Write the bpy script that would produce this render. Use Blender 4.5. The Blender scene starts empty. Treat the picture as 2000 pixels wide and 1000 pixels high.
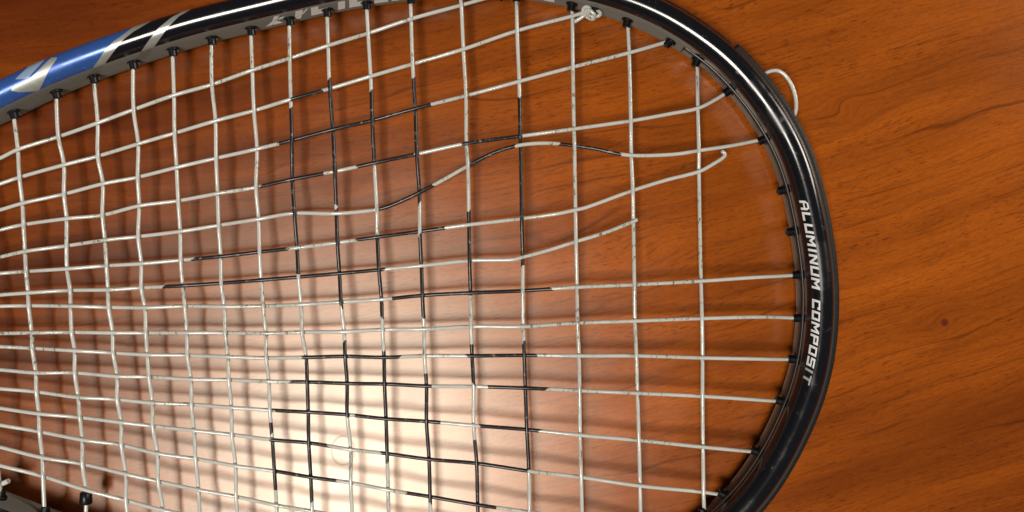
import bpy, bmesh, math, random
import numpy as np
from mathutils import Vector, Matrix

random.seed(4)
C = bpy.context.scene.collection
scene = bpy.context.scene

# ------------------------------------------------------------------ camera
D, F = 0.3187, 1600.0          # camera height above the table (m), focal length in px of a 2000 px wide frame
cam_data = bpy.data.cameras.new("camera")
cam_data.sensor_width = 36.0
cam_data.lens = 36.0 * F / 2000.0
cam_data.clip_start = 0.01
cam_data.clip_end = 50.0
cam = bpy.data.objects.new("camera", cam_data)
cam.location = (0, 0, D)
C.objects.link(cam)
scene.camera = cam

# ------------------------------------------------------------------ world and lamps
world = bpy.data.worlds.new("World")
scene.world = world
world.use_nodes = True
bg = world.node_tree.nodes["Background"]
bg.inputs[0].default_value = (1.0, 0.93, 0.84, 1)
bg.inputs[1].default_value = 0.035

def area(name, loc, sx, sy, power, color, target=None):
    l = bpy.data.lights.new(name, 'AREA')
    l.shape = 'RECTANGLE'
    l.size, l.size_y = sx, sy
    l.energy = power
    l.color = color
    o = bpy.data.objects.new(name, l)
    o.location = loc
    if target is not None:
        d = Vector(target) - Vector(loc)
        o.rotation_euler = d.to_track_quat('-Z', 'Y').to_euler()
    C.objects.link(o)
    return o

area("ceiling_lamp", (-0.42, -0.57, 1.80), 0.52, 0.60, 46.0, (1.0, 0.93, 0.83))
area("far_ceiling_lamp", (3.40, 1.40, 1.90), 1.1, 1.1, 90.0, (1.0, 0.92, 0.80), (0.1, 0, 0))

scene.view_settings.view_transform = 'Standard'
scene.view_settings.look = 'None'
scene.view_settings.exposure = 0.0
scene.view_settings.gamma = 1.0

# ------------------------------------------------------------------ helpers
def bp(px, py, z):
    """point at height z that the photograph shows at (px, py)"""
    k = (D - z) / F
    return np.array([(px - 1000.0) * k, (500.0 - py) * k, z])

def proj(p):
    k = F / (D - p[2])
    return 1000.0 + p[0] * k, 500.0 - p[1] * k

def catmull(pts, step):
    """dense centripetal-ish Catmull-Rom through 2D points"""
    P = [np.array(p, float) for p in pts]
    P = [2 * P[0] - P[1]] + P + [2 * P[-1] - P[-2]]
    out = []
    for i in range(1, len(P) - 2):
        p0, p1, p2, p3 = P[i-1], P[i], P[i+1], P[i+2]
        d1 = np.linalg.norm(p2 - p1)
        m1 = (p2 - p0) / max(np.linalg.norm(p1 - p0) + d1, 1e-9) * d1
        m2 = (p3 - p1) / max(d1 + np.linalg.norm(p3 - p2), 1e-9) * d1
        n = max(1, int(round(d1 / step)))
        for k in range(n):
            t = k / n
            t2, t3 = t*t, t*t*t
            out.append((2*t3-3*t2+1)*p1 + (t3-2*t2+t)*m1 + (-2*t3+3*t2)*p2 + (t3-t2)*m2)
    out.append(P[-2])
    return np.array(out)

def link_mesh(name, verts, faces, mats, parent=None, midx=None, smooth=True):
    me = bpy.data.meshes.new(name)
    me.from_pydata([tuple(map(float, v)) for v in verts], [], faces)
    for m in mats:
        me.materials.append(m)
    if midx is not None:
        me.polygons.foreach_set("material_index", midx)
    if smooth:
        me.polygons.foreach_set("use_smooth", [True] * len(me.polygons))
    me.update()
    o = bpy.data.objects.new(name, me)
    C.objects.link(o)
    if parent:
        o.parent = parent
    return o

def tube_geo(pts, rad, sides=10):
    """sweep of a circle along 3D points, parallel-transported, with rounded caps"""
    pts = [np.array(p, float) for p in pts]
    n = len(pts)
    rads = rad if hasattr(rad, '__len__') else [rad] * n
    verts, faces = [], []
    t0 = pts[1] - pts[0]; t0 /= np.linalg.norm(t0)
    up = np.array([0, 0, 1.0])
    if abs(t0[2]) > 0.9:
        up = np.array([1.0, 0, 0])
    a = np.cross(t0, up); a /= np.linalg.norm(a)
    for i in range(n):
        t = pts[min(i+1, n-1)] - pts[max(i-1, 0)]
        t /= np.linalg.norm(t)
        a = a - t * np.dot(a, t); a /= np.linalg.norm(a)
        b = np.cross(t, a)
        for k in range(sides):
            th = 2 * math.pi * k / sides
            verts.append(pts[i] + rads[i] * (math.cos(th) * a + math.sin(th) * b))
    for i in range(n - 1):
        for k in range(sides):
            k2 = (k + 1) % sides
            faces.append((i*sides+k, i*sides+k2, (i+1)*sides+k2, (i+1)*sides+k))
    faces.append(tuple(range(sides)))
    faces.append(tuple(reversed(range((n-1)*sides, n*sides))))
    return verts, faces

# ------------------------------------------------------------------ materials
def new_mat(name):
    m = bpy.data.materials.new(name)
    m.use_nodes = True
    nt = m.node_tree
    return m, nt, nt.nodes["Principled BSDF"]

class G:
    """small helper to write node maths"""
    def __init__(self, nt): self.nt = nt
    def math(self, op, a, b=None, c=None, clamp=False):
        n = self.nt.nodes.new("ShaderNodeMath"); n.operation = op; n.use_clamp = clamp
        for i, v in enumerate((a, b, c)):
            if v is None: continue
            if isinstance(v, (int, float)): n.inputs[i].default_value = v
            else: self.nt.links.new(v, n.inputs[i])
        return n.outputs[0]
    def xyz(self, x, y, z=0.0):
        n = self.nt.nodes.new("ShaderNodeCombineXYZ")
        for i, v in enumerate((x, y, z)):
            if isinstance(v, (int, float)): n.inputs[i].default_value = v
            else: self.nt.links.new(v, n.inputs[i])
        return n.outputs[0]
    def noise(self, vec, scale=1.0, detail=3.0, rough=0.55, distortion=0.0):
        n = self.nt.nodes.new("ShaderNodeTexNoise")
        n.inputs["Scale"].default_value = scale
        n.inputs["Detail"].default_value = detail
        n.inputs["Roughness"].default_value = rough
        n.inputs["Distortion"].default_value = distortion
        self.nt.links.new(vec, n.inputs["Vector"])
        return n.outputs[0]
    def ramp(self, val, lo, hi, out_lo=0.0, out_hi=1.0):
        n = self.nt.nodes.new("ShaderNodeMapRange"); n.interpolation_type = 'SMOOTHSTEP'
        n.inputs[1].default_value = lo; n.inputs[2].default_value = hi
        n.inputs[3].default_value = out_lo; n.inputs[4].default_value = out_hi
        self.nt.links.new(val, n.inputs[0])
        return n.outputs[0]
    def mix(self, fac, a, b):
        n = self.nt.nodes.new("ShaderNodeMix"); n.data_type = 'RGBA'
        if isinstance(fac, (int, float)): n.inputs[0].default_value = fac
        else: self.nt.links.new(fac, n.inputs[0])
        for i, v in ((6, a), (7, b)):
            if isinstance(v, tuple): n.inputs[i].default_value = (*v, 1)
            else: self.nt.links.new(v, n.inputs[i])
        return n.outputs[2]
    def attr(self, name):
        n = self.nt.nodes.new("ShaderNodeAttribute"); n.attribute_name = name
        return n.outputs["Fac"]
    def bump(self, h, strength, dist):
        n = self.nt.nodes.new("ShaderNodeBump")
        n.inputs["Strength"].default_value = strength
        n.inputs["Distance"].default_value = dist
        self.nt.links.new(h, n.inputs["Height"])
        return n.outputs[0]
    def coords(self):
        tc = self.nt.nodes.new("ShaderNodeTexCoord")
        s = self.nt.nodes.new("ShaderNodeSeparateXYZ")
        self.nt.links.new(tc.outputs["Object"], s.inputs[0])
        return tc.outputs["Object"], s.outputs[0], s.outputs[1], s.outputs[2]

def wood_material():
    m, nt, bs = new_mat("cherry_wood")
    g = G(nt)
    vec, x, y, z = g.coords()
    # grain direction: rises to the right, steeper further right
    slope = g.math('ADD', g.math('MULTIPLY', x, 0.21), g.math('MULTIPLY', g.math('MULTIPLY', x, x), 0.30))
    v = g.math('SUBTRACT', y, slope)
    # slow waviness of the grain
    wv = g.noise(g.xyz(g.math('MULTIPLY', x, 9.0), g.math('MULTIPLY', y, 16.0), 3.1), 1.0, 2.0)
    v = g.math('ADD', v, g.math('MULTIPLY', g.math('SUBTRACT', wv, 0.5), 0.013))
    # the grain parts around small pin knots
    dots = None
    for kx, ky, sx, sy, k, dot in ((0.1683, -0.0259, 0.011, 0.0065, 0.75, 0.0013),
                                   (0.1300, 0.0570, 0.008, 0.0060, 0.90, 0.0),
                                   (0.0580, 0.0010, 0.020, 0.0090, 0.55, 0.0)):
        dx = g.math('DIVIDE', g.math('SUBTRACT', x, kx), sx)
        dyr = g.math('SUBTRACT', y, ky)
        dy = g.math('DIVIDE', dyr, sy)
        r2 = g.math('ADD', g.math('MULTIPLY', dx, dx), g.math('MULTIPLY', dy, dy))
        e = g.math('EXPONENT', g.math('MULTIPLY', r2, -1.0))
        v = g.math('SUBTRACT', v, g.math('MULTIPLY', g.math('MULTIPLY', dyr, k), e))
        if dot > 0:
            ddx = g.math('SUBTRACT', x, kx)
            rr = g.math('SQRT', g.math('ADD', g.math('MULTIPLY', ddx, ddx), g.math('MULTIPLY', dyr, dyr)))
            dots = g.ramp(rr, dot * 1.6, dot * 0.6)
    u = x
    # broad tone
    tone = g.noise(g.xyz(g.math('MULTIPLY', u, 7.0), g.math('MULTIPLY', v, 55.0), 0.0), 1.0, 4.0, 0.6)
    broad = g.noise(g.xyz(g.math('MULTIPLY', u, 5.0), g.math('MULTIPLY', v, 9.0), 7.7), 1.0, 2.0, 0.5)
    # growth lines
    n2 = g.noise(g.xyz(g.math('MULTIPLY', u, 7.0), g.math('MULTIPLY', v, 22.0), 5.0), 1.0, 3.0, 0.5)
    w = g.math('ADD', g.math('MULTIPLY', v, 80.0), g.math('MULTIPLY', n2, 3.4))
    fr = g.math('FRACT', w)
    line = g.math('MULTIPLY', g.ramp(fr, 0.0, 0.055), g.ramp(fr, 0.13, 0.055))
    haze_l = g.math('MULTIPLY', g.ramp(fr, 0.0, 0.10), g.ramp(fr, 0.55, 0.10))
    pres = g.ramp(g.noise(g.xyz(g.math('MULTIPLY', u, 16.0), g.math('MULTIPLY', v, 90.0), 9.0), 1.0, 2.0), 0.42, 0.66)
    line = g.math('MULTIPLY', line, pres)
    # short pores and fine fibre
    pore_n = g.noise(g.xyz(g.math('MULTIPLY', u, 230.0), g.math('MULTIPLY', v, 1250.0), 0.0), 1.0, 2.0, 0.65)
    pore = g.ramp(pore_n, 0.53, 0.70)
    pore_mod = g.ramp(g.noise(g.xyz(g.math('MULTIPLY', u, 14.0), g.math('MULTIPLY', v, 60.0), 2.0), 1.0, 2.0), 0.35, 0.65)
    pore = g.math('MULTIPLY', pore, g.math('ADD', g.math('MULTIPLY', pore_mod, 0.7), 0.3))
    fib = g.noise(g.xyz(g.math('MULTIPLY', u, 420.0), g.math('MULTIPLY', v, 1500.0), 4.0), 1.0, 3.0, 0.75)
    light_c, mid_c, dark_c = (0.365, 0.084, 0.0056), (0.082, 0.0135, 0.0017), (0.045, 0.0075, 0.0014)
    # darker and redder leftward: partly wood hue, partly light falloff painted in
    side_tone = g.ramp(g.math('ADD', g.math('ADD', x, g.math('MULTIPLY', y, -0.35)), g.math('MULTIPLY', g.math('SUBTRACT', broad, 0.5), 0.12)), -0.22, 0.06)
    t = g.math('ADD', g.math('MULTIPLY', g.ramp(tone, 0.30, 0.70), 0.42), g.math('MULTIPLY', side_tone, 0.58))
    # light falloff at the lower right painted into the tone, noise-broken like figure
    corner_shade = g.ramp(g.math('ADD', v, g.math('MULTIPLY', g.math('SUBTRACT', broad, 0.5), 0.05)), -0.055, -0.115)
    corner_shade = g.math('MULTIPLY', corner_shade, g.ramp(x, 0.06, 0.13))
    t = g.math('SUBTRACT', t, g.math('MULTIPLY', corner_shade, 0.34), None, True)
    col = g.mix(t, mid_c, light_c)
    col = g.mix(g.math('MULTIPLY', pore, 0.62), col, dark_c)
    col = g.mix(g.math('MULTIPLY', haze_l, 0.06), col, dark_c)
    col = g.mix(g.math('MULTIPLY', line, 0.55), col, dark_c)
    col = g.mix(g.math('MULTIPLY', g.ramp(fib, 0.35, 0.75), 0.28), col, (0.065, 0.012, 0.0018))
    fib2 = g.noise(g.xyz(g.math('MULTIPLY', u, 45.0), g.math('MULTIPLY', v, 820.0), 8.0), 1.0, 3.0, 0.65)
    col = g.mix(g.math('MULTIPLY', g.ramp(fib2, 0.45, 0.72), 0.38), col, (0.085, 0.016, 0.002))
    if dots is not None:
        col = g.mix(g.math('MULTIPLY', dots, 0.85), col, (0.075, 0.013, 0.006))
    # a dried drop ring and a small spot on the lacquer
    def ring(cx, cy, r, wd, f, c):
        nonlocal col
        dx = g.math('SUBTRACT', x, cx); dy = g.math('SUBTRACT', y, cy)
        rr = g.math('SQRT', g.math('ADD', g.math('MULTIPLY', g.math('MULTIPLY', dx, 1.25), g.math('MULTIPLY', dx, 1.25)), g.math('MULTIPLY', dy, dy)))
        a = g.math('ABSOLUTE', g.math('SUBTRACT', rr, r))
        msk = g.ramp(a, wd, wd * 0.3)
        col = g.mix(g.math('MULTIPLY', msk, f), col, c)
        return msk
    rm = ring(*bp(670, 880, 0)[:2], 0.0056, 0.0006, 0.22, (0.06, 0.012, 0.004))
    ring(*bp(327, 921, 0)[:2], 0.0, 0.0011, 0.7, (0.07, 0.012, 0.004))
    rgh = g.math('ADD', 0.287, g.math('MULTIPLY', g.noise(vec, 60.0, 3.0), 0.07))
    rgh = g.math('ADD', rgh, g.math('MULTIPLY', rm, 0.05))
    h = g.math('ADD', g.math('MULTIPLY', g.noise(vec, 1500.0, 2.0), 0.5), g.math('MULTIPLY', pore, -0.6))
    nrm = g.bump(h, 0.05, 0.0002)
    # satin lacquer: diffuse wood under a short-tailed gloss
    dif = nt.nodes.new("ShaderNodeBsdfDiffuse"); gl = nt.nodes.new("ShaderNodeBsdfAnisotropic")
    gl.distribution = 'BECKMANN'
    gl2 = nt.nodes.new("ShaderNodeBsdfAnisotropic"); gl2.distribution = 'GGX'
    gmix = nt.nodes.new("ShaderNodeMixShader"); gmix.inputs[0].default_value = 0.04
    fres = nt.nodes.new("ShaderNodeFresnel"); fres.inputs["IOR"].default_value = 1.75
    mixs = nt.nodes.new("ShaderNodeMixShader")
    nt.links.new(col, dif.inputs["Color"])
    for gg, r in ((gl, rgh), (gl2, g.math('ADD', rgh, 0.14))):
        gg.inputs["Color"].default_value = (0.81, 0.76, 0.66, 1)
        nt.links.new(r, gg.inputs["Roughness"])
        nt.links.new(nrm, gg.inputs["Normal"])
    nt.links.new(nrm, dif.inputs["Normal"])
    nt.links.new(gl.outputs[0], gmix.inputs[1]); nt.links.new(gl2.outputs[0], gmix.inputs[2])
    nt.links.new(fres.outputs[0], mixs.inputs[0])
    nt.links.new(dif.outputs[0], mixs.inputs[1]); nt.links.new(gmix.outputs[0], mixs.inputs[2])
    nt.nodes.remove(bs)
    nt.links.new(mixs.outputs[0], nt.nodes["Material Output"].inputs["Surface"])
    return m

def frame_material():
    m, nt, bs = new_mat("frame_paint")
    g = G(nt)
    vec, x, y, z = g.coords()
    blue = g.ramp(g.attr("paint_blue"), -0.5, 0.5)
    silver = g.ramp(g.attr("paint_silver"), -0.5, 0.5)
    pale = g.ramp(g.attr("paint_pale"), -0.5, 0.5)
    n = g.noise(vec, 900.0, 3.0)
    scuff = g.ramp(g.noise(vec, 240.0, 4.0, 0.65), 0.62, 0.72)
    col = g.mix(blue, (0.0055, 0.0055, 0.0075), (0.030, 0.088, 0.31))
    col = g.mix(silver, col, (0.40, 0.41, 0.39))
    col = g.mix(pale, col, (0.26, 0.36, 0.50))
    col = g.mix(g.ramp(g.attr("paint_wall"), -0.5, 0.5), col, (0.18, 0.176, 0.158))
    col = g.mix(g.math('MULTIPLY', scuff, 0.07), col, (0.25, 0.25, 0.24))
    nt.links.new(col, bs.inputs["Base Color"])
    nt.links.new(g.math('MULTIPLY', g.math('MAXIMUM', silver, g.math('MULTIPLY', blue, 0.5)), 0.55), bs.inputs["Metallic"])
    smudge = g.ramp(g.noise(vec, 75.0, 3.0, 0.6), 0.50, 0.70)
    r = g.math('ADD', g.math('ADD', 0.12, g.math('MULTIPLY', smudge, 0.14)), g.math('ADD', g.math('MULTIPLY', n, 0.05), g.math('MULTIPLY', scuff, 0.22)))
    r = g.math('ADD', r, g.math('ADD', g.math('MULTIPLY', silver, 0.16), g.math('MULTIPLY', blue, 0.10)))
    wallm = g.ramp(g.attr("paint_wall"), -0.5, 0.5)
    r = g.math('ADD', r, g.math('MULTIPLY', wallm, 0.45))
    nt.links.new(g.math('SUBTRACT', 0.5, g.math('MULTIPLY', wallm, 0.40)), bs.inputs["Specular IOR Level"])
    nt.links.new(r, bs.inputs["Roughness"])
    nt.links.new(g.bump(g.noise(vec, 1400.0, 2.0), 0.05, 0.0001), bs.inputs["Normal"])
    return m

def plastic_material(name, col, rough, scuffs=True):
    m, nt, bs = new_mat(name)
    g = G(nt)
    vec, x, y, z = g.coords()
    s = g.ramp(g.noise(vec, 300.0, 4.0, 0.65), 0.58, 0.75)
    c = g.mix(g.math('MULTIPLY', s, 0.10 if scuffs else 0.0), col, (0.16, 0.16, 0.15))
    nt.links.new(c, bs.inputs["Base Color"])
    nt.links.new(g.math('ADD', rough, g.math('MULTIPLY', g.noise(vec, 500.0, 3.0), 0.12)), bs.inputs["Roughness"])
    if name in ("black_bumper_plastic", "black_grommet_plastic"): bs.inputs["Specular IOR Level"].default_value = 0.25
    return m

def string_material():
    m, nt, bs = new_mat("white_nylon")
    g = G(nt)
    vec, x, y, z = g.coords()
    # grime: short dark scuffs in places
    where = g.ramp(g.noise(vec, 48.0, 2.0), 0.47, 0.66)
    scuff = g.ramp(g.noise(g.xyz(g.math('MULTIPLY', x, 1100.0), g.math('MULTIPLY', y, 420.0), g.math('MULTIPLY', z, 1100.0)), 1.0, 3.0, 0.6), 0.545, 0.63)
    dirt = g.math('MULTIPLY', where, scuff)
    tone = g.noise(vec, 110.0, 2.0)
    col = g.mix(tone, (0.40, 0.405, 0.385), (0.51, 0.52, 0.49))
    col = g.mix(g.math('MULTIPLY', where, 0.25), col, (0.34, 0.33, 0.24))
    col = g.mix(g.math('MULTIPLY', dirt, 0.85), col, (0.045, 0.045, 0.03))
    nt.links.new(col, bs.inputs["Base Color"])
    bs.inputs["Roughness"].default_value = 0.15
    bs.inputs["IOR"].default_value = 1.6
    bs.inputs["Subsurface Weight"].default_value = 0.35
    bs.inputs["Subsurface Radius"].default_value = (0.0009, 0.0009, 0.0008)
    bs.inputs["Subsurface Scale"].default_value = 1.0
    nt.links.new(g.bump(g.noise(vec, 700.0, 2.0), 0.14, 0.0002), bs.inputs["Normal"])
    return m

def ink_material():
    m, nt, bs = new_mat("black_stencil_ink")
    g = G(nt)
    vec, x, y, z = g.coords()
    worn = g.ramp(g.noise(g.xyz(g.math('MULTIPLY', x, 520.0), g.math('MULTIPLY', y, 520.0), g.math('MULTIPLY', z, 900.0)), 1.0, 4.0, 0.7), 0.58, 0.72)
    col = g.mix(g.math('MULTIPLY', worn, 0.62), (0.010, 0.009, 0.011), (0.40, 0.39, 0.36))
    nt.links.new(col, bs.inputs["Base Color"])
    bs.inputs["Roughness"].default_value = 0.34
    nt.links.new(g.bump(g.noise(vec, 700.0, 2.0), 0.25, 0.0002), bs.inputs["Normal"])
    return m

M_WOOD = wood_material()
M_FRAME = frame_material()
M_BUMPER = plastic_material("black_bumper_plastic", (0.008, 0.009, 0.009), 0.42)
M_GROMMET = plastic_material("black_grommet_plastic", (0.004, 0.004, 0.005), 0.30, False)
M_STRIP = plastic_material("dark_strip_plastic", (0.012, 0.008, 0.007), 0.30, False)
M_STRING = string_material()
M_INK = ink_material()
M_WHITE = plastic_material("white_print", (0.62, 0.63, 0.64), 0.35, False)
M_WORN = plastic_material("worn_white_print", (0.30, 0.30, 0.29), 0.35, False)

# ------------------------------------------------------------------ table
def build_table():
    bm = bmesh.new()
    x0, x1, y0, y1, t = -1.1, 0.75, -0.55, 0.60, 0.028
    vs = [bm.verts.new((x, y, z)) for z in (-t, 0) for x, y in ((x0, y0), (x1, y0), (x1, y1), (x0, y1))]
    for f in ((3, 2, 1, 0), (4, 5, 6, 7), (0, 1, 5, 4), (1, 2, 6, 5), (2, 3, 7, 6), (3, 0, 4, 7)):
        bm.faces.new([vs[i] for i in f])
    bmesh.ops.bevel(bm, geom=[e for e in bm.edges], offset=0.004, segments=3, affect='EDGES')
    me = bpy.data.meshes.new("wooden_table")
    bm.to_mesh(me); bm.free()
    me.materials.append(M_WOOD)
    o = bpy.data.objects.new("wooden_table", me)
    C.objects.link(o)
    o["label"] = "satin lacquered reddish cherry brown wooden table top under the racquet, fine dark grain"
    o["category"] = "table"
build_table()

# ------------------------------------------------------------------ racquet root
racquet = bpy.data.objects.new("racquet", None)
C.objects.link(racquet)
racquet["label"] = "black and blue racquet lying flat on the wooden table with white stencilled strings, several snapped"
racquet["category"] = "racquet"

# ------------------------------------------------------------------ frame
INNER = [(-760, 640), (-720, 575), (-600, 503), (-450, 436), (-200, 326), (0, 236), (98, 188), (175, 156), (252, 128), (329, 102),
         (402, 80), (479, 61), (565, 40), (660, 18), (765, 1), (860, -9), (950, -12), (1025, -6), (1103, 7), (1177, 25),
         (1237, 46), (1300, 77), (1380, 133), (1419, 172), (1458, 220), (1487, 265), (1512, 313), (1531, 372), (1546, 440),
         (1556, 505), (1561, 557), (1561, 610), (1555, 680), (1540, 745), (1519, 800), (1489, 862), (1450, 924), (1400, 980),
         (1330, 1036), (1250, 1082), (1150, 1122), (1030, 1151), (900, 1165), (760, 1161), (600, 1140), (430, 1104),
         (250, 1053), (100, 1003), (0, 966), (-200, 884), (-450, 779), (-600, 716), (-720, 690)]
ZW = 0.0085

def closed_resample(P, step):
    P = np.vstack([P, P[:1]])
    d = np.r_[0, np.cumsum(np.linalg.norm(np.diff(P, axis=0), axis=1))]
    n = int(d[-1] / step)
    s = np.linspace(0, d[-1], n, endpoint=False)
    return np.c_[np.interp(s, d, P[:, 0]), np.interp(s, d, P[:, 1])]

def smooth_closed(P, it):
    for _ in range(it):
        P = 0.5 * P + 0.25 * (np.roll(P, 1, 0) + np.roll(P, -1, 0))
    return P

wrapped = INNER[-3:] + INNER + INNER[:4]
dense = catmull(wrapped, 6.0)
# cut the overlap away again: keep from first INNER[0] to second INNER[0]
i0 = np.argmin(np.linalg.norm(dense[:120] - np.array(INNER[0]), axis=1))
i1 = len(dense) - 120 + np.argmin(np.linalg.norm(dense[-120:] - np.array(INNER[0]), axis=1))
dense = dense[i0:i1]
kz = (D - ZW) / F
inner_xy = np.c_[(dense[:, 0] - 1000) * kz, (500 - dense[:, 1]) * kz]
inner_xy = smooth_closed(closed_resample(inner_xy, 0.001), 60)
inner_xy = closed_resample(inner_xy, 0.001)
NR = len(inner_xy)
tang = np.roll(inner_xy, -1, 0) - np.roll(inner_xy, 1, 0)
tang /= np.linalg.norm(tang, axis=1)[:, None]
outn = np.c_[-tang[:, 1], tang[:, 0]]           # the path runs clockwise seen from above
if np.dot(outn[NR // 4], inner_xy[NR // 4] - inner_xy.mean(0)) < 0:
    outn = -outn
for _ in range(30):
    outn = 0.5 * outn + 0.25 * (np.roll(outn, 1, 0) + np.roll(outn, -1, 0))
outn /= np.linalg.norm(outn, axis=1)[:, None]
HALF = 0.50
centre = inner_xy + outn * (HALF * 0.01)

PROF = [(-.57, 1.1), (-.565, 1.45), (-.53, 1.78), (-.41, 2.03), (-.19, 2.17), (.05, 2.2), (.28, 2.12), (.45, 1.92), (.54, 1.6),
        (.56, 1.1), (.54, .6), (.45, .28), (.28, .08), (.05, 0), (-.19, .03), (-.41, .17), (-.53, .42), (-.565, .75)]
PROF = [(a * HALF / 0.56, b) for a, b in PROF]
pd = catmull(PROF[-2:] + PROF + PROF[:3], 0.085)
j0 = np.argmin(np.linalg.norm(pd[:20] - np.array(PROF[0]), axis=1))
j1 = len(pd) - 20 + np.argmin(np.linalg.norm(pd[-20:] - np.array(PROF[0]), axis=1))
pd = pd[j0:j1] * 0.01
NP = len(pd)

def frame_point(i, r, z):
    c = centre[i % NR] + outn[i % NR] * r
    return np.array([c[0], c[1], z])

def poly_sd(poly, P):
    """signed distance in px (inside positive) of points P to a closed polygon"""
    Q = np.array(poly, float)
    A, B = Q, np.roll(Q, -1, 0)
    best = np.full(len(P), 1e9)
    inside = np.zeros(len(P), bool)
    for a, b in zip(A, B):
        ab = b - a
        t = np.clip(((P - a) @ ab) / (ab @ ab), 0, 1)
        best = np.minimum(best, np.linalg.norm(P - (a + t[:, None] * ab), axis=1))
        cond = (a[1] > P[:, 1]) != (b[1] > P[:, 1])
        with np.errstate(divide='ignore', invalid='ignore'):
            xi = (b[0] - a[0]) * (P[:, 1] - a[1]) / (b[1] - a[1]) + a[0]
        inside ^= cond & (P[:, 0] < xi)
    return np.where(inside, best, -best)

def ring_index(px, py, z=ZW):
    q = bp(px, py, z)[:2]
    return int(np.argmin(np.linalg.norm(centre - q, axis=1)))

def build_frame():
    V = np.zeros((NR * NP, 3))
    for i in range(NR):
        V[i*NP:(i+1)*NP, 0] = centre[i, 0] + outn[i, 0] * pd[:, 0]
        V[i*NP:(i+1)*NP, 1] = centre[i, 1] + outn[i, 1] * pd[:, 0]
        V[i*NP:(i+1)*NP, 2] = pd[:, 1]
    faces = []
    for i in range(NR):
        a, b = i * NP, ((i + 1) % NR) * NP
        for k in range(NP):
            k2 = (k + 1) % NP
            faces.append((a + k, a + k2, b + k2, b + k))
    o = link_mesh("frame", V, faces, [M_FRAME], racquet)
    k = F / (D - V[:, 2])
    P = np.c_[1000 + V[:, 0] * k, 500 - V[:, 1] * k]
    edge = [(300, 20), (248, 62), (240, 68), (220, 82), (202, 102), (192, 118), (170, 148), (150, 185)]
    blue = [(-3000, -1000), (380, -1000)] + edge + [(140, 500), (-3000, 500)]
    stripe1 = edge[::-1] + [(330, 20), (272, 55), (260, 62), (240, 78), (224, 98), (212, 114), (198, 135), (185, 170)]
    stripe2 = [(250, 140), (268, 112), (287, 84), (308, 56), (336, 33), (350, 26), (380, 5), (392, 5), (360, 26), (350, 31),
               (329, 52), (311, 77), (290, 108), (275, 135)]
    chevron = [(16, 176), (36, 180), (76, 178), (96, 136), (113, 112), (100, 112), (58, 154), (40, 162)]
    light = [(28, 156), (64, 122), (88, 116), (54, 153)]
    sd_b = poly_sd(blue, P)
    sd_s = np.maximum(np.maximum(poly_sd(stripe1, P), poly_sd(stripe2, P)), poly_sd(chevron, P))
    r = np.tile(pd[:, 0], NR); z = V[:, 2]
    wall = np.where(r < 0, (0.0174 - z) * 5200, -50.0)      # bare silver inner wall
    wall = np.minimum(wall, (z - 0.002) * 5200)
    ring = np.repeat(np.arange(NR), NP)                        # towards the tip it is black save for two thin edges
    tip = (ring > ring_index(1345, 97, .012)) & (ring < ring_index(1180, 1150, .012))
    edge_hi = np.minimum((0.0162 - z) * 5200, (z - 0.0154) * 5200)
    edge_lo = np.minimum((0.0070 - z) * 5200, (z - 0.0062) * 5200)
    wall = np.where(tip, np.where(r < 0, np.maximum(edge_hi, edge_lo), -50.0), wall)
    sd_s = np.where(z < 0.009, -50, sd_s)
    sd_p = np.where(z < 0.009, -50, poly_sd(light, P))
    for nm, a in (("paint_blue", sd_b), ("paint_silver", sd_s), ("paint_pale", sd_p), ("paint_wall", wall)):
        at = o.data.attributes.new(nm, 'FLOAT', 'POINT')
        at.data.foreach_set("value", a.astype(np.float32))
    return o
frame = build_frame()


def sweep_strip(name, i0, i1, prof, mat, parent, rise=6, closed_caps=True):
    """closed profile (r, z in m) swept along the hoop from ring i0 to ring i1"""
    n = len(prof)
    verts, faces = [], []
    idx = list(range(i0, i1 + 1))
    for i in idx:
        for r, z in prof:
            verts.append(frame_point(i, r, z))
    for a in range(len(idx) - 1):
        for k in range(n):
            k2 = (k + 1) % n
            faces.append((a*n + k, a*n + k2, (a+1)*n + k2, (a+1)*n + k))
    faces.append(tuple(reversed(range(n))))
    faces.append(tuple(range((len(idx)-1)*n, len(idx)*n)))
    return link_mesh(name, verts, faces, [mat], parent)

OUT = HALF * 0.01
def bumper_prof(th, z0, z1):
    b = min(0.0012, th * 0.6)
    return [(OUT - .0012, z0), (OUT + th - b, z0 + .0006), (OUT + th - .3*b, z0 + .6*b + .0006), (OUT + th, z0 + 2*b + .0006),
            (OUT + th + .0001, (z0 + z1) / 2), (OUT + th, z1 - 2*b), (OUT + th - .3*b, z1 - .7*b), (OUT + th - b, z1 - .1*b),
            (OUT + th*.4, z1), (OUT - .0012, z1 + .0002)]
i_step = ring_index(1432, 92, .012)
i_end = ring_index(1180, 1150, .012)
i_thin = ring_index(1010, -70, .012)
sweep_strip("bumper_guard", i_step, i_end, bumper_prof(.0024, .0042, .0172), M_BUMPER, racquet)
sweep_strip("grommet_rail", i_thin, i_step - 1, bumper_prof(.0013, .0050, .0160), M_BUMPER, racquet)
IN = -HALF * 0.01 * .57 / .56
i_ws = ring_index(1335, 90, .012)
wall_prof = [(IN + .0006, .0072), (IN - .0004, .0074), (IN - .0006, .0080), (IN - .0006, .0128), (IN - .0004, .0134), (IN + .0006, .0136)]
sweep_strip("inner_strip", i_ws, i_end, wall_prof[::-1], M_STRIP, racquet)

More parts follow.
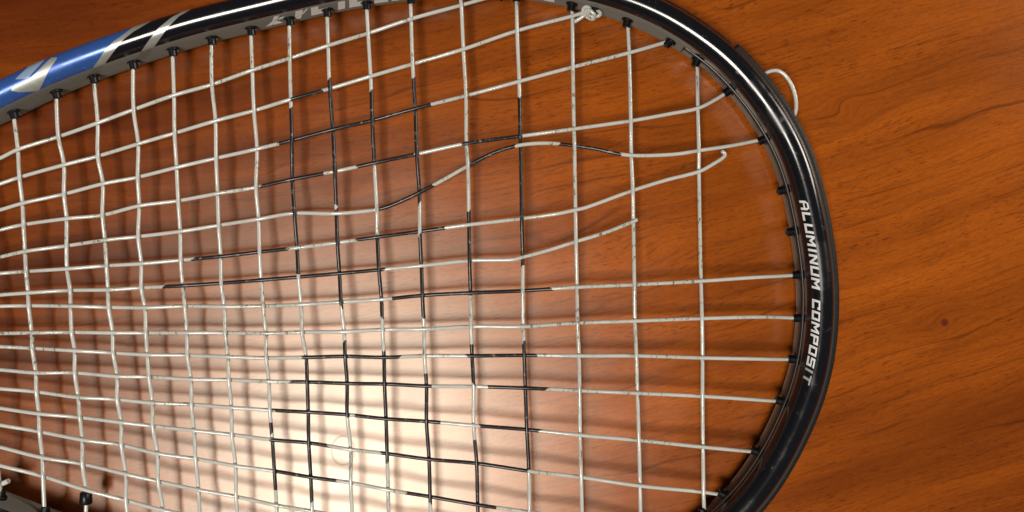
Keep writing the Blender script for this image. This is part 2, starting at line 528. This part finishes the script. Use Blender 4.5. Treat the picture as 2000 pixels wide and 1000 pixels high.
# ------------------------------------------------------------------ lettering on the frame
def R(x0, y0, x1, y1): return [(x0, y0), (x1, y0), (x1, y1), (x0, y1)]
GLYPH = {
    'A': [[(0, 0), (.25, 0), (.25, .8), (.12, .8), (0, .68)], [(.12, .8), (.88, .8), (.78, 1), (.22, 1)], [(.75, 0), (1, 0), (1, .68), (.88, .8), (.75, .8)], R(.25, .32, .75, .5)],
    'L': [R(0, 0, .26, 1), R(.26, 0, .92, .22)],
    'U': [R(0, 0, .25, 1), R(.75, 0, 1, 1), R(.25, 0, .75, .22)],
    'M': [R(0, 0, .22, 1), R(.78, 0, 1, 1), [(.22, .62), (.5, .22), (.5, .58), (.22, 1)], [(.5, .22), (.78, .62), (.78, 1), (.5, .58)]],
    'I': [R(.2, 0, .8, 1)],
    'N': [R(0, 0, .24, 1), R(.76, 0, 1, 1), [(.24, .66), (.76, 0), (.76, .36), (.24, 1)]],
    'C': [R(0, 0, .25, 1), R(.25, 0, 1, .22), R(.25, .78, 1, 1), R(.75, .62, 1, .78)],
    'O': [R(0, .08, .25, .92), R(.75, .08, 1, .92), [(.0, .08), (.08, 0), (.92, 0), (1, .08), (1, .08), (.75, .22), (.25, .22)], R(.08, .92, .92, 1)],
    'P': [R(0, 0, .25, 1), R(.25, .78, 1, 1), R(.75, .36, 1, .78), R(.25, .36, .75, .56)],
    'S': [R(0, 0, 1, .21), R(.75, .21, 1, .4), R(0, .4, 1, .6), R(0, .6, .25, .79), R(0, .79, 1, 1)],
    'T': [R(0, .78, 1, 1), R(.37, 0, .63, .78)],
}
GLYPH['O'] = [R(0, 0, .25, 1), R(.75, 0, 1, 1), R(.25, 0, .75, .21), R(.25, .79, .75, 1)]
WID = {'I': .42, 'M': 1.12, 'N': 1.0}
def top_z(r):
    """height of the tube's upper surface at lateral offset r"""
    up = pd[pd[:, 1] > .0115]
    o = np.argsort(up[:, 0])
    return float(np.interp(r, up[o, 0], up[o, 1]))
def surf(sf, r, lift=.00012):
    """frame surface point at fractional ring index sf and lateral offset r"""
    i = int(math.floor(sf)); f = sf - i
    z = top_z(r)
    dr = .0002
    nr, nz = -(top_z(r + dr) - top_z(r - dr)), 2 * dr
    l = math.hypot(nr, nz); nr /= l; nz /= l
    a = frame_point(i, r + nr * lift, z + nz * lift); b = frame_point(i + 1, r + nr * lift, z + nz * lift)
    return a * (1 - f) + b * f
def word(text, y_start, y_end, r0, r1, mats, label):
    def row(sf): return proj(surf(sf, (r0 + r1) / 2))[1]
    lo = ring_index(1560, y_start, .018)
    cand = range(lo - 40, lo + 220)
    s0 = min(cand, key=lambda s: abs(row(s) - y_start)); s1 = min(cand, key=lambda s: abs(row(s) - y_end))
    tot = sum(WID.get(c, 1.0) for c in text) + .22 * (len(text) - 1)
    unit = (s1 - s0) / (tot + .25)
    verts, faces, mi = [], [], []
    pos = 0.0
    for ci, ch in enumerate(text):
        wch = WID.get(ch, 1.0)
        for poly in GLYPH[ch]:
            # cut along r so that print follows the curved tube
            ys = [p[1] for p in poly]
            pts = []
            for (xa, ya), (xb, yb) in zip(poly, poly[1:] + poly[:1]):
                nseg = max(1, int(abs(yb - ya) / .12))
                for q in range(nseg):
                    t = q / nseg
                    pts.append((xa + (xb - xa) * t, ya + (yb - ya) * t))
            base = len(verts)
            for gx, gy in pts:
                sf = s0 + (pos + gx * wch + .25 * gy) * unit
                verts.append(surf(sf, r0 + (r1 - r0) * gy))
            faces.append(tuple(base + k for k in range(len(pts))))
            mi.append(mats[ci])
        pos += wch + .22
    o = link_mesh("lettering", verts, faces, [M_WHITE, M_WORN], frame, mi, smooth=False)
    bm = bmesh.new(); bm.from_mesh(o.data)
    bmesh.ops.triangulate(bm, faces=bm.faces[:], ngon_method='EAR_CLIP')
    bm.normal_update()
    for f in bm.faces:
        if f.normal.z < 0: f.normal_flip()
    bm.to_mesh(o.data); bm.free()
    o["label"] = label
    return s1, unit
word("ALUMINUM", 390, 566, -.0041, -.0019, [0] * 8, "white italic lettering ALUMINUM")
s1, unit = word("COMPOSIT", 583, 752, -.0041, -.0019, [0] * 6 + [1, 1], "white italic lettering COMPOSIT, last letters worn")

# block print on the inner wall of the upper side, seen nearly edge-on
def wall_print():
    def wall_pt(px, zz):
        j = min(range(ring_index(480, 30), ring_index(1140, 0)), key=lambda s: abs(proj(frame_point(s, IN, zz))[0] - px))
        a = proj(frame_point(j, IN, zz))[0]; b = proj(frame_point(j + 1, IN, zz))[0]
        f = (px - a) / (b - a) if abs(b - a) > 1e-6 else 0
        rr = float(np.interp(zz, pd[:8, 1], pd[:8, 0])) if zz > .011 else IN
        p = frame_point(j, rr - .00015, zz) * (1 - f) + frame_point(j + 1, rr - .00015, zz) * f
        return p
    def quad(x0, x1, x2, x3, z0, z1):
        verts, faces, b = [], [], 0
        n = max(2, int(abs(x1 - x0) / 5))
        m = 4
        for k in range(m + 1):
            t = k / m
            for q in range(n + 1):
                u = q / n
                xa = x0 + (x1 - x0) * u; xb = x3 + (x2 - x3) * u
                verts.append(wall_pt(xa + (xb - xa) * t, z0 + (z1 - z0) * t))
        for k in range(m):
            for q in range(n):
                a = b + k * (n + 1) + q
                faces.append((a, a + 1, a + n + 2, a + n + 1))
        o = link_mesh("letter_stroke", verts, faces, [M_WHITE], frame, smooth=False)
        o["label"] = "white block letter stroke on the inner wall of the frame, seen edge on"
    ZL, ZH, ZM = .0086, .0166, .0126
    quad(519, 531, 540, 531, ZL, ZM); quad(534, 553, 541, 532, ZL, ZM - .0003)       # slanting strokes
    quad(531, 540, 546, 535, ZM + .0002, ZH); quad(541, 552, 556, 546, ZM + .0002, ZM + .002)
    quad(575, 588, 592, 577, ZL, ZH); quad(588, 593, 602, 598, ZM, ZH)
    quad(608, 622, 622, 607, ZL, ZH); quad(622, 632, 640, 622, ZL, ZM + .001)
    quad(660, 674, 674, 660, ZL, ZH)
    quad(682, 697, 697, 682, ZL, ZH); quad(697, 708, 708, 697, ZL, ZM + .001); quad(697, 708, 708, 697, ZM + .0025, ZH)
    quad(731, 745, 745, 731, ZL, ZH); quad(745, 758, 758, 745, ZL, ZL + .003)
    quad(765, 780, 780, 765, ZL, ZH); quad(786, 796, 796, 786, ZL, ZH)
    quad(820, 834, 834, 820, ZL, ZH); quad(842, 858, 858, 842, ZL, ZH)
    quad(1062, 1083, 1083, 1062, ZL, ZH)
wall_print()

# ------------------------------------------------------------------ strings
ZS, WV, RS = 0.0110, 0.00071, 0.00072
wall_px = np.array([proj(frame_point(i, IN, ZS)) for i in range(0, NR, 4)])

def inside_hoop(p):
    return poly_sd(wall_px, np.array([p], float))[0]

MAINS = [
 dict(p=[(-40,324),(0,309),(35,292),(114,267),(191,240),(261,214),(340,186),(414,165),(493,137),(565,114),(641,89),(719,65),(803,37),(901,10),(936,0)]),
 dict(p=[(-40,370),(0,359),(39,346),(125,322),(191,305),(270,281),(341,260),(421,236),(496,216),(568,194),(644,173),(724,149),(806,125),(905,96),(1010,60),(1119,31),(1148,22)], free=True, ink=[(567,630)]),
 dict(p=[(-40,420),(0,410),(44,397),(125,379),(201,359),(269,346),(345,327),(422,309),(502,291),(570,274),(650,253),(728,235),(811,212),(910,187),(1014,159),(1119,131),(1229,103),(1302,82)], ink=[(545,845)]),
 dict(p=[(-40,457),(0,449),(44,439),(130,427),(200,420),(272,402),(348,392),(425,378),(499,366),(568,351),(653,335),(733,318),(814,301),(907,281),(1016,266),(1120,252),(1232,236),(1310,222),(1364,211),(1400,193),(1424,177)], ink=[(509,631),(696,811),(907,1013)]),
 dict(p=[(-40,511),(0,502),(49,491),(130,480),(205,469),(270,462),(352,452),(427,440),(505,428),(560,418),(590,416),(657,417),(731,410),(762,402),(819,376),(866,351),(914,324),(963,299),(1008,285),(1050,280),(1091,281),(1159,290),(1211,301),(1250,304),(1320,301),(1365,294),(1425,285),(1486,273)], ink=[(742,850),(919,1007),(1091,1212)]),
 dict(p=[(-40,537),(0,534),(51,530),(131,525),(208,519),(276,515),(353,508),(431,501),(507,492),(580,484),(659,474),(737,463),(820,452),(916,439),(1019,427),(1085,418),(1124,410),(1145,405),(1236,372),(1300,352),(1365,335),(1395,319),(1412,308),(1416,303),(1415,299),(1409,295)], free=True, ink=[(378,561),(701,873)]),
 dict(p=[(-40,580),(0,576),(55,572),(137,567),(211,566),(276,562),(357,558),(432,553),(510,547),(583,541),(663,534),(740,527),(823,519),(917,509),(959,508),(1001,507),(1022,502),(1070,489),(1124,472),(1180,455),(1236,433),(1244,429)], free=True, ink=[(322,750)]),
 dict(p=[(-40,599),(0,598),(56,597),(138,598),(212,600),(283,601),(361,598),(438,599),(514,598),(588,595),(666,590),(745,585),(825,577),(919,572),(1019,568),(1127,561),(1239,556),(1368,549),(1470,542),(1559,537)], ink=[(768,1078)]),
 dict(p=[(-40,651),(0,651),(62,650),(140,649),(220,650),(285,650),(365,650),(440,650),(519,651),(590,649),(672,648),(747,644),(828,643),(920,638),(1022,638),(1127,631),(1239,627),(1371,622),(1492,619),(1558,621)]),
 dict(p=[(-40,674),(0,677),(64,680),(146,685),(221,689),(288,693),(366,694),(445,697),(520,699),(598,698),(674,696),(750,698),(829,695),(922,695),(1024,694),(1131,695),(1243,695),(1372,699),(1480,701),(1562,702)], ink=[(588,782),(912,1047)]),
 dict(p=[(-40,719),(0,722),(70,728),(146,728),(229,735),(291,736),(373,741),(447,742),(525,745),(600,746),(678,749),(751,750),(833,754),(925,755),(1026,758),(1132,763),(1245,768),(1372,774),(1527,784)], ink=[(568,841),(950,1067)]),
 dict(p=[(-40,754),(0,759),(71,765),(153,776),(229,780),(298,787),(374,790),(452,796),(527,801),(602,805),(678,810),(754,818),(833,823),(925,831),(1029,839),(1133,850),(1248,860),(1372,873),(1492,884)], ink=[(536,682),(690,858),(938,1056)]),
 dict(p=[(-40,791),(0,797),(75,808),(156,815),(237,825),(298,832),(379,841),(453,849),(532,859),(603,865),(685,878),(756,886),(838,897),(931,905),(1033,920),(1135,932),(1250,949),(1374,961),(1425,969)], ink=[(532,645),(745,1033)]),
 dict(p=[(-40,822),(0,830),(78,843),(161,859),(237,869),(308,886),(382,896),(460,910),(536,920),(607,932),(685,943),(759,957),(840,970),(933,986),(1031,1000),(1135,1016),(1250,1035)], ink=[(536,662),(792,968)]),
 dict(p=[(-40,863),(0,873),(84,894),(161,906),(246,926),(309,940),(388,957),(461,970),(540,987),(607,998),(700,1014)]),
 dict(p=[(-40,897),(0,909),(84,930),(168,957),(246,977),(300,992),(344,1002),(420,1021)]),
]
CROSSES = [
 dict(p=[(27,226),(35,292),(38,346),(44,398),(46,442),(49,491),(51,532),(55,572),(56,598),(62,651),(63,680),(70,728),(71,764),(76,808),(77,842),(83,894),(84,930),(87,1000)]),
 dict(p=[(110,188),(114,267),(125,322),(125,379),(130,427),(130,480),(131,525),(137,567),(138,598),(140,649),(146,685),(146,728),(153,776),(156,815),(161,859),(161,907),(168,957),(168,1003)]),
 dict(p=[(183,155),(191,240),(191,305),(201,359),(200,420),(205,469),(208,520),(211,566),(212,599),(220,650),(221,689),(229,735),(229,780),(237,825),(237,869),(246,927),(246,977),(249,1005)]),
 dict(p=[(260,128),(261,214),(270,281),(269,346),(272,402),(270,462),(276,515),(276,562),(283,601),(285,650),(288,693),(291,736),(298,787),(298,832),(308,886),(309,940),(317,985),(318,1005)]),
 dict(p=[(337,100),(340,186),(341,260),(345,327),(348,392),(352,452),(353,508),(357,558),(361,598),(365,650),(366,694),(373,741),(374,790),(379,841),(382,896),(388,957),(390,1005)]),
 dict(p=[(413,77),(414,165),(421,236),(422,309),(425,378),(427,440),(431,501),(432,553),(438,599),(440,650),(445,697),(447,742),(452,796),(453,849),(460,910),(461,970),(464,1005)]),
 dict(p=[(490,57),(493,137),(496,216),(502,291),(500,366),(505,428),(507,492),(510,547),(514,598),(519,651),(520,699),(525,745),(527,801),(532,860),(536,920),(540,987),(541,1005)], ink=[(822,848),(858,955)]),
 dict(p=[(565,40),(566,114),(568,194),(570,274),(571,351),(575,417),(580,484),(583,541),(588,595),(590,649),(598,698),(600,745),(602,805),(603,863),(607,932),(610,1005)], ink=[(212,535),(697,980)]),
 dict(p=[(639,22),(641,89),(644,173),(650,253),(654,335),(657,417),(659,474),(663,534),(666,590),(672,648),(674,696),(678,750),(678,810),(685,878),(685,943),(688,1005)], ink=[(156,399),(408,598),(669,813)]),
 dict(p=[(716,8),(719,65),(724,149),(727,235),(731,318),(736,410),(737,463),(740,527),(745,585),(747,644),(750,698),(751,750),(754,818),(756,886),(758,957),(759,1005)], ink=[(178,316),(462,619),(683,902)]),
 dict(p=[(802,2),(803,37),(806,125),(811,212),(814,301),(819,376),(820,452),(823,519),(825,577),(828,643),(829,695),(833,754),(833,823),(838,897),(840,970),(841,1005)], ink=[(152,398),(460,618),(733,986)]),
 dict(p=[(899,-8),(901,10),(905,96),(910,187),(911,281),(914,325),(916,439),(917,509),(919,572),(920,638),(922,695),(925,755),(925,831),(931,905),(933,986),(934,1008)], ink=[(410,578),(667,752),(863,1010)]),
 dict(p=[(1009,-8),(1010,60),(1014,159),(1016,267),(1017,285),(1019,428),(1021,503),(1021,568),(1022,638),(1024,694),(1026,758),(1029,839),(1033,920),(1034,1000)], ink=[(187,522),(670,921)]),
 dict(p=[(1117,5),(1118,31),(1119,131),(1121,252),(1122,284),(1124,410),(1125,473),(1127,561),(1128,631),(1131,695),(1132,763),(1133,850),(1135,932),(1137,1005)]),
 dict(p=[(1226,40),(1229,103),(1232,236),(1233,303),(1236,372),(1237,433),(1239,556),(1240,627),(1243,695),(1245,768),(1248,860),(1250,949),(1251,1005)]),
 dict(p=[(1362,120),(1363,212),(1365,294),(1365,336),(1369,549),(1371,622),(1372,699),(1372,774),(1373,873),(1374,961),(1375,985)]),
]
N_LEFT = 7
for k in range(1, N_LEFT + 1):       # the string bed goes on towards the throat, outside the picture
    x0 = 28 - 84 * k
    mid = 620 - x0 * -0.028
    CROSSES.insert(0, dict(p=[(x0 + (yy - 225) * .076, yy) for yy in np.linspace(mid - 40, mid + 40, 4)]))

def extend(pts, at_start):
    """carry a string on in its own direction until it enters the frame wall"""
    P = [np.array(p, float) for p in pts]
    if at_start: P = P[::-1]
    e, q = P[-1], P[-2]
    d = (e - q) / np.linalg.norm(e - q)
    if inside_hoop(e) <= 0:
        while len(P) > 2 and inside_hoop(P[-2]) <= 0: P.pop()
        e, q = P[-1], P[-2]
        d = (e - q) / np.linalg.norm(e - q)
        steps = np.linspace(0, np.linalg.norm(e - q), 200)
        ins = poly_sd(wall_px, q[None] + steps[:, None] * d[None])
        hit = q + d * steps[np.argmax(ins <= 0)]
        P[-1] = hit
    else:
        steps = np.arange(0, 900, 1.0)
        ins = poly_sd(wall_px, e[None] + steps[:, None] * d[None])
        s = float(steps[np.argmax(ins <= 0)]) if (ins <= 0).any() else 900.0
        hit = e + d * s
        if s > 4: P.append(hit)
        else: P[-1] = hit
    P.append(hit + d * 14)
    if at_start: P = P[::-1]
    return P, (hit, d)

grommet_spots = []
for S in MAINS:
    P, g0 = extend(S['p'], True); grommet_spots.append(g0)
    if not S.get('free'):
        P, g1 = extend(P, False); grommet_spots.append(g1)
    S['d'] = catmull(P, 2.6)
for S in CROSSES:
    P, g0 = extend(S['p'], True); P, g1 = extend(P, False)
    grommet_spots += [g0, g1]
    S['d'] = catmull(P, 2.6)

def arc(P): return np.r_[0, np.cumsum(np.linalg.norm(np.diff(P, axis=0), axis=1))]
def crossing(A, B):
    """(arc on A, arc on B) where polyline A crosses B, or None"""
    a0, a1, b0, b1 = A[:-1], A[1:], B[:-1], B[1:]
    da, db = a1 - a0, b1 - b0
    den = da[:, None, 0] * db[None, :, 1] - da[:, None, 1] * db[None, :, 0]
    w = b0[None] - a0[:, None]
    with np.errstate(divide='ignore', invalid='ignore'):
        t = (w[..., 0] * db[None, :, 1] - w[..., 1] * db[None, :, 0]) / den
        u = (w[..., 0] * da[:, None, 1] - w[..., 1] * da[:, None, 0]) / den
    ok = np.argwhere((t >= 0) & (t < 1) & (u >= 0) & (u < 1))
    if not len(ok): return None
    i, j = ok[0]
    return arc(A)[i] + t[i, j] * np.linalg.norm(da[i]), arc(B)[j] + u[i, j] * np.linalg.norm(db[j])

for S in MAINS + CROSSES: S['k'] = []
for i, A in enumerate(MAINS):
    for j, B in enumerate(CROSSES):
        c = crossing(A['d'], B['d'])
        if c is None: continue
        sgn = 1 if (i + j - N_LEFT) % 2 == 0 else -1
        A['k'].append((c[0], sgn)); B['k'].append((c[1], -sgn))

def heights(S):
    s = arc(S['d'])
    k = sorted(S['k'])
    ks = [0.0] + [q[0] for q in k] + [s[-1]]
    kz = [0.0] + [q[1] for q in k] + [0.0]
    if S.get('free'): kz[-1] = kz[-2] * 0.6
    out = np.zeros(len(s))
    for n, v in enumerate(s):
        b = min(max(int(np.searchsorted(ks, v)), 1), len(ks) - 1)
        span = ks[b] - ks[b-1]
        t = (v - ks[b-1]) / span if span > 1e-6 else 0
        t = t * t * (3 - 2 * t)
        out[n] = kz[b-1] + (kz[b] - kz[b-1]) * t
    return ZS + WV * out

def build_string(S, name, axis, label=None):
    z = heights(S)
    pts = [bp(p[0], p[1], zz) for p, zz in zip(S['d'], z)]
    sides = 10
    verts, faces = tube_geo(pts, RS, sides)
    mids = 0.5 * (S['d'][:-1, axis] + S['d'][1:, axis])
    mi = []
    spans = [(a, b, random.uniform(1.5, 6), random.uniform(1.5, 6), random.uniform(0, 6.28), random.uniform(0, 6.28)) for a, b in S.get('ink', [])]
    for m_ in mids:
        for q in range(sides):            # the stencil's ends run a little askew round the string
            th = 2 * math.pi * q / sides
            mi.append(int(any(a + ra * math.cos(th + pa) <= m_ <= b + rb * math.cos(th + pb) for a, b, ra, rb, pa, pb in spans)))
    mi += [0, 0]
    o = link_mesh(name, verts, faces, [M_STRING, M_INK], racquet, mi)
    if label: o["label"] = label
    return o
LAB = {1: "white main string tied off in a knot near the top of the hoop",
       5: "snapped main string with a hooked free end near the tip", 6: "snapped main string with its free end short of the tip",
       4: "slack main string sagging out of line"}
for i, S in enumerate(MAINS): build_string(S, "main_string", 0, LAB.get(i))
for S in CROSSES: build_string(S, "cross_string", 1)

# ------------------------------------------------------------------ grommets
def lathe(profile, sides=14):
    verts, faces = [], []
    for x, r in profile:
        for k in range(sides):
            th = 2 * math.pi * k / sides
            verts.append((x, r * math.cos(th), r * math.sin(th)))
    n = len(profile)
    for a in range(n - 1):
        for k in range(sides):
            k2 = (k + 1) % sides
            faces.append((a*sides + k, a*sides + k2, (a+1)*sides + k2, (a+1)*sides + k))
    return verts, faces
gv, gf = lathe([(-.0010, .0022), (.0006, .00225), (.00085, .0021), (.0009, .00158), (.0029, .00148), (.0031, .00135), (.0031, .00080), (.0012, .00078)], 18)
g_mesh = None
def add_grommet(hit, d, jitter=True):
    """hit: px where the string enters the wall, d: px direction into the wall"""
    global g_mesh
    p = bp(hit[0], hit[1], ZS)
    i = int(np.argmin(np.linalg.norm(centre - p[:2], axis=1)))
    n_in = -outn[i]
    s_in = np.array([-d[0], d[1]])
    ax = n_in * 0.55 + s_in * 0.45
    ax /= np.linalg.norm(ax)
    if g_mesh is None:
        o = link_mesh("grommet", gv, gf, [M_GROMMET], racquet, smooth=False); g_mesh = o.data
    else:
        o = bpy.data.objects.new("grommet", g_mesh); C.objects.link(o); o.parent = racquet
    o.location = p
    o.rotation_euler = (0, 0, math.atan2(ax[1], ax[0]) + (random.uniform(-.06, .06) if jitter else 0))
    return o
for hit, d in grommet_spots: add_grommet(np.array(hit), d)
for px, py in ((1540, 370), (1557, 453), (1167, 16)):      # holes whose string is gone
    i = ring_index(px, py, ZS)
    q = np.array(proj(frame_point(i, IN, ZS)))
    add_grommet(q, np.array([outn[i][0], -outn[i][1]]))["label"] = "black grommet left without a string"

# ------------------------------------------------------------------ knots and the loose loop
def string_tube(name, pts3, label, rad=RS, step=.0006, parent=racquet):
    """tube through 3D points"""
    P = [np.array(p, float) for p in pts3]
    Q = [2 * P[0] - P[1]] + P + [2 * P[-1] - P[-2]]
    out = []
    for i in range(1, len(Q) - 2):
        p0, p1, p2, p3 = Q[i-1:i+3]
        n = max(2, int(np.linalg.norm(p2 - p1) / step))
        for k in range(n):
            t = k / n
            out.append(.5 * ((2*p1) + (-p0+p2)*t + (2*p0-5*p1+4*p2-p3)*t*t + (-p0+3*p1-3*p2+p3)*t**3))
    out.append(P[-1])
    v, f = tube_geo(out, rad, 10)
    o = link_mesh(name, v, f, [M_STRING], parent)
    o["label"] = label
    return o
def k3(l): return [bp(x, y, z * .001) for x, y, z in l]
string_tube("string_loop", k3([(1478, 150, 11), (1493, 144, 11), (1505, 139, 11.2), (1518, 138, 11.4), (1530, 144, 11.6), (1541, 157, 11.7), (1549, 173, 11.7),
    (1554, 192, 11.5), (1555, 210, 11.2), (1551, 226, 11), (1540, 240, 11)]), "loose white loop of string standing out from the bumper")
knot = string_tube("string_knot", k3([(1121, 43, 10.6), (1130, 38, 11.0), (1140, 31, 11.6), (1149, 24, 12.6), (1152, 17, 13.2), (1145, 13, 13.0), (1139, 18, 12.0), (1140, 27, 11.2),
    (1149, 34, 11.2), (1158, 37, 12.2), (1163, 31, 13.2), (1157, 24, 13.6), (1149, 19, 13.4), (1144, 23, 12.6), (1150, 30, 12.0), (1160, 33, 12.0),
    (1169, 31, 12.4), (1173, 26, 12.6), (1167, 20, 12.2), (1163, 14, 11.6), (1164, 6, 11.2)]), "white string knot with a cut tail at the top of the hoop", RS * 1.05)
string_tube("string_knot", k3([(17, 939, 12.6), (8, 943, 12.6), (-2, 947, 12.8), (-8, 940, 13.2), (-14, 936, 13.4), (-20, 945, 13.0), (-14, 958, 12.4), (-5, 960, 12.2), (-1, 953, 13.4),
    (-6, 945, 14.2), (-12, 950, 13.6), (-8, 962, 12.6), (-2, 972, 11.6), (0, 990, 11.0)]), "white string knot by the lower side of the frame", RS * 1.35)
tv, tf = lathe([(0, .0021), (.0002, .0023), (.0042, .0021), (.0045, .0018), (.0045, .00085), (0, .00085)])
tg = link_mesh("grommet", tv, tf, [M_GROMMET], racquet)
tg.location = bp(168, 984, ZS); tg.rotation_euler = (0, 0, math.radians(90))
tg["label"] = "long black grommet sleeve pushed up along its string"
